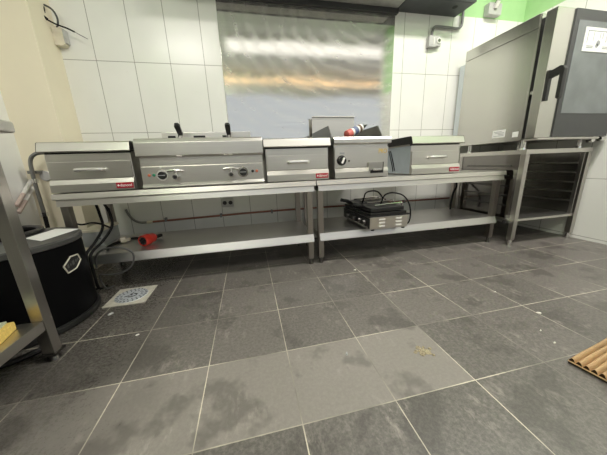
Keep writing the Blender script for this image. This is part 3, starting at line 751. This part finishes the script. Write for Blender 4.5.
for i in range(len(vv)): tb.faces.new((cv, vv[i], vv[(i+1) % len(vv)]))
bmesh.ops.recalc_face_normals(tb, faces=tb.faces[:])
bl._add(tb); bl.build('badge_field', 'black_matt', bd)
mk = MB()
for a, z, w_, h_ in ((-12.5, .296, 1.8, .018), (-9.6, .299, 1.4, .012), (-6.4, .303, 2.8, .022), (-2.6, .307, 1.8, .014), (.2, .309, 1.6, .014)):
    q = [on_barrel(a-w_/2, z-h_/2, .2813), on_barrel(a+w_/2, z-h_/2+.003, .2813), on_barrel(a+w_/2, z+h_/2+.003, .2813), on_barrel(a-w_/2, z+h_/2, .2813)]
    tq = bmesh.new(); tq.faces.new([tq.verts.new(p) for p in q]); mk._add(tq)
mk.build('badge_mark', 'grey_cable', bd)
pp = MB(); pp.prism([(-1.165, .86), (-1.045, .775), (-1.02, 1.0), (-1.16, 1.05)], 'z', .4325, .434)
solo(pp, 'paper_sheet', 'paper', (-1.1, .92, .4325), 'white sheet of paper lying on the barrel lid', 'paper')

# ------------------------------------------------------------------ steel table at the left edge
t = thing('steel_table', (-1.24, -.1, 0), 'stainless table with low shelf at left edge, in front of barrel', 'table')
T = lambda mb: mb.xf(Matrix.Translation(-t.location))
T(MB().box(-1.565, -.868, -.75, .575, .872, .912, .01)).build('top', 'steel', t)
T(MB().box(-1.53, -.912, -.66, .489, .143, .183, .002)).build('shelf', 'steel', t)
for lx in (-1.53, -.931):
    for ly in (-.69, .512):
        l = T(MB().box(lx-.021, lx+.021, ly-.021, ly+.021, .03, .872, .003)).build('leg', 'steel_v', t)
        T(MB().box(lx-.028, lx+.028, ly-.028, ly+.028, .026, .034).cyl((lx, ly, .012), (lx, ly, .03), .018).cyl((lx, ly, 0), (lx, ly, .014), .023, .018)).build('foot', 'dark_steel', l)
t = thing('sponge', (-1.008, .398, .1835), 'yellow sponge with pale scouring top on the low steel shelf', 'sponge')
m = Matrix.Rotation(R(14), 4, 'Z')
MB().box(-.085, .052, -.05, .05, 0, .032, .006).xf(m).build('sponge_block', 'yellow', t)
MB().box(-.084, .035, -.046, .046, .031, .040, .003).xf(m).build('scouring_pad', 'scour', t)
cable([(-1.25, .44, .012), (-1.12, .49, .012), (-1.06, .52, .012), (-1.005, .565, .014)], .012, 'black', 'floor_hose', 'black hose end lying on the floor below the steel table', None, 'hose')

# ------------------------------------------------------------------ floor drain
t = thing('floor_drain', (-.835, .985, 0), 'pale square floor drain with round grey grate beside the barrel', 'floor drain')
MB().box(-.107, .107, -.107, .107, .0005, .006, .001).build('plate', 'drain_plate', t)
gr = MB().cyl((0, 0, .006), (0, 0, .0085), .086, .084, 48).build('grate', 'drain_grey', t)
for rr, n, wd in ((.075, 22, .0085), (.054, 16, .006)):
    sl = MB()
    for i in range(n):
        a = 2*PI*i/n; c0 = Vector((math.cos(a), math.sin(a), 0)); s0 = Vector((-math.sin(a), math.cos(a), 0))
        p = [c0*(rr-.006)-s0*wd/2*.8, c0*(rr+.006)-s0*wd/2, c0*(rr+.006)+s0*wd/2, c0*(rr-.006)+s0*wd/2*.8]
        sl.prism([(v.x, v.y) for v in p], 'z', .0083, .0089)
    sl.build('slot', 'slot', gr)
sl = MB(); sl.cyl((0, 0, .0083), (0, 0, .0089), .006, None, 16)
for x, y, a in ((-.022, -.01, 20), (-.005, .018, 70), (.018, .012, -30), (.02, -.012, 40), (0, -.022, -10)):
    sl.xf(Matrix.Identity(4)); q = MB().box(-.013, .013, -.0045, .0045, .0083, .0089).xf(Matrix.Translation((x, y, 0)) @ Matrix.Rotation(R(a), 4, 'Z'))
    me_ = bpy.data.meshes.new('t'); q.bm.to_mesh(me_); q.bm.free(); sl.bm.from_mesh(me_); bpy.data.meshes.remove(me_)
sl.build('centre_slot', 'slot', gr)

# ------------------------------------------------------------------ corrugated sheet
t = thing('corrugated_sheet', (.976, -.022, 0), 'tan corrugated ridged sheet lying on the floor at right edge', 'sheet', None, R(9))
pitch = .0186; n = 16
top, bot = [], []
for i in range(n*8+1):
    s = i/8; ph = (i % 8)/8
    hh = .0115+.0155*abs(math.sin(PI*s))**.8
    top.append((-s*pitch, hh))
sh_ = MB(); tb = bmesh.new(); Ls = .62; cols = []
for y, z in top:
    cols.append([tb.verts.new((x, y, z+.0015*math.sin(x*25+y*40))) for x in [Ls*k/12 for k in range(13)]])
for i in range(len(cols)-1):
    for k in range(12): tb.faces.new((cols[i][k], cols[i][k+1], cols[i+1][k+1], cols[i+1][k]))
ext = bmesh.ops.solidify(tb, geom=tb.faces[:], thickness=.0025)
bmesh.ops.recalc_face_normals(tb, faces=tb.faces[:])
sh_._add(tb); sh_.build('ridged_layer', 'kraft', t, sharp=60)
MB().box(.002, Ls, -n*pitch, -.001, .0005, .009, .001).build('shade_layer', 'kraft_shade', t)  # dark slab in place of the shadow under the sheet
MB().box(.004, Ls, -n*pitch-.001, 0, .0092, .0112).build('liner', 'kraft_shade', t)  # liner coloured dark to paint the shade inside the flutes
MB().box(-.001, .004, -n*pitch-.001, 0, .0092, .0112).build('liner_edge', 'kraft', t)

# ------------------------------------------------------------------ crumbs and spill on the floor
def chip(x, y, s, label, rz=0., mat='crumb', h=.004):
    tb = bmesh.new(); k = 9
    rr = [s*(.6+.5*random.random()) for _ in range(k)]
    lo = [tb.verts.new((rr[i]*1.5*math.cos(2*PI*i/k), rr[i]*.7*math.sin(2*PI*i/k), .0004)) for i in range(k)]
    hi = [tb.verts.new((v.co.x*.7, v.co.y*.7, h)) for v in lo]
    tb.faces.new(lo[::-1]); tb.faces.new(hi)
    for i in range(k): tb.faces.new((lo[i], lo[(i+1) % k], hi[(i+1) % k], hi[i]))
    m_ = MB(); m_._add(tb); m_.xf(Matrix.Rotation(rz, 4, 'Z'))
    o = m_.build('food_scrap', mat, loc=(x, y, 0))
    return tag(o, label, 'scrap', 'scraps on the floor')
chip(1.208, .23, .009, 'large white scrap on the dark floor tiles toward the corrugated sheet', -.6)
chip(.581, .938, .007, 'white scrap on the floor below the contact grill shelf')
chip(1.197, .44, .0045, 'small pale scrap on the floor in front of oven stand')
chip(.227, .222, .008, 'elongated grey metal scrap on the pale floor tiles', 1.2, 'grey_ink', .005)
chip(1.077, .133, .004, 'tiny pale scrap between spill stain and corrugated sheet', .5)
chip(1.048, .063, .005, 'tiny pale scrap nearest the corrugated sheet corner', .2)
chip(-.864, .806, .011, 'pale curled wrapper scrap on the floor in front of the drain', .9, 'grey_plastic', .006)
chip(-.65, .576, .006, 'small white scrap on the dark floor between drain and pale tiles', .4)

tb = MB(); rnd = random.Random(3)
for i in range(46):
    a = rnd.random()*2*PI; q = rnd.gauss(0, .5); q = .03*min(abs(q), 1.1)
    x, y = q*1.1*math.cos(a), q*math.sin(a); s = .0035+.0055*rnd.random()
    tb.lathe([(s, .0003), (s*.75, .002+.0015*rnd.random()), (.0001, .003)], (x, y, 0), 7)
tag(tb.build('dried_spill', 'stain', loc=(.523, .155, 0)), 'dried yellowish spill on the pale floor tile', 'spill', None, 'stuff')

# ------------------------------------------------------------------ ceiling lights, some of them added as unseen fill
def ceiling_or_fill_lamp(x, y, L_, W_, label, power, group):
    t = thing('ceiling_or_fill_light', (x, y, ZC), label, 'ceiling light', group)
    MB().box(-L_/2-.03, L_/2+.03, -W_/2-.03, W_/2+.03, -.05, -.001, .005).build('housing', 'white_plastic', t)
    MB().box(-L_/2, L_/2, -W_/2, W_/2, -.06, -.05, .004).build('diffuser', 'lamp', t)
    ld = bpy.data.lights.new('ceiling_or_fill_source', 'AREA'); ld.shape = 'RECTANGLE'; ld.size = L_; ld.size_y = W_
    ld.energy = power; ld.color = (1, .95, .905)
    o = bpy.data.objects.new('ceiling_or_fill_source', ld); COL.objects.link(o); o.location = (x, y, ZC-.065)
ceiling_or_fill_lamp(.95, .25, .8, .3, 'added fill light over the middle of the kitchen, left of a pair', 22, 'added fill lights over the kitchen')  # this pair is added fill, kept out of the steel sheet's reflection
ceiling_or_fill_lamp(1.95, .25, .8, .3, 'added fill light over the kitchen near the oven, right of a pair', 30, 'added fill lights over the kitchen')
ceiling_or_fill_lamp(-1.06, -1.9, .9, .7, 'wide bright added fill light behind the steel table', 33, None)  # unseen fill lamp, added to brighten the room from rear left
for x, lb in ((.20, 'long ceiling light toward the rear wall, left one'), (1.18, 'long ceiling light toward the rear wall, middle one'), (2.16, 'long ceiling light toward the rear wall, third from the left'), (3.14, 'long ceiling light toward the rear wall, fourth from the left'), (4.12, 'long ceiling light toward the rear wall, rightmost one')):
    ceiling_or_fill_lamp(x, -1.65, .98, .56, lb, 1.0, 'lights toward the window')
ld = bpy.data.lights.new('added_window_light', 'AREA'); ld.shape = 'RECTANGLE'; ld.size = WX1-WX0-.1; ld.size_y = WZ1-WZ0-.1  # added daylight source filling the unseen rear opening
ld.energy = 10.5; ld.color = (.9, .95, 1)
o = bpy.data.objects.new('added_window_light', ld); COL.objects.link(o); o.location = ((WX0+WX1)/2, YF-.04, (WZ0+WZ1)/2); o.rotation_euler = (PI/2, 0, 0)

def cove(loc_, size, axis, label):
    t = thing('strip_light', loc_, label, 'strip light')
    q = size/2
    (MB().box(-q, q, 0, .025, -.02, .02, .003) if axis == 'x' else MB().box(0, .025, -q, q, -.02, .02, .003)).build('rail', 'white_plastic', t)
    (MB().box(-q, q, .025, .035, -.008, .008) if axis == 'x' else MB().box(-.01, 0, -q, q, -.014, .014)).build('light_bar', 'warm', t)
cove(((XL+XE)/2, YF, 2.9), XE-XL-.1, 'x', 'warm strip light high along the rear wall')
wd = bpy.data.worlds.new('World'); SC.world = wd; wd.use_nodes = True
wd.node_tree.nodes['Background'].inputs[0].default_value = (.75, .86, 1, 1)
wd.node_tree.nodes['Background'].inputs[1].default_value = .08

# ------------------------------------------------------------------ camera
cd = bpy.data.cameras.new('camera'); cam = bpy.data.objects.new('camera', cd); COL.objects.link(cam)
cd.sensor_width = 36; cd.sensor_fit = 'HORIZONTAL'; cd.lens = 14.5586; cd.clip_start = .02
rx = Vector((0.9752835922110648, -0.2178304017906325, -0.037038234563934944))
dn = Vector((-0.08959430772718094, -0.23663783192797885, -0.9674582143551798))
fw = Vector((0.20197716402298715, 0.9468645375956147, -0.2503053588261228))
mm = Matrix((( rx.x, -dn.x, -fw.x), (rx.y, -dn.y, -fw.y), (rx.z, -dn.z, -fw.z))).to_4x4()
cam.matrix_world = Matrix.Translation((-.09069, -.53968, .73131)) @ mm
SC.camera = cam

vs = SC.view_settings
vs.view_transform = 'Standard'; vs.look = 'None'; vs.gamma = 1; vs.exposure = .80; vs.use_curve_mapping = False
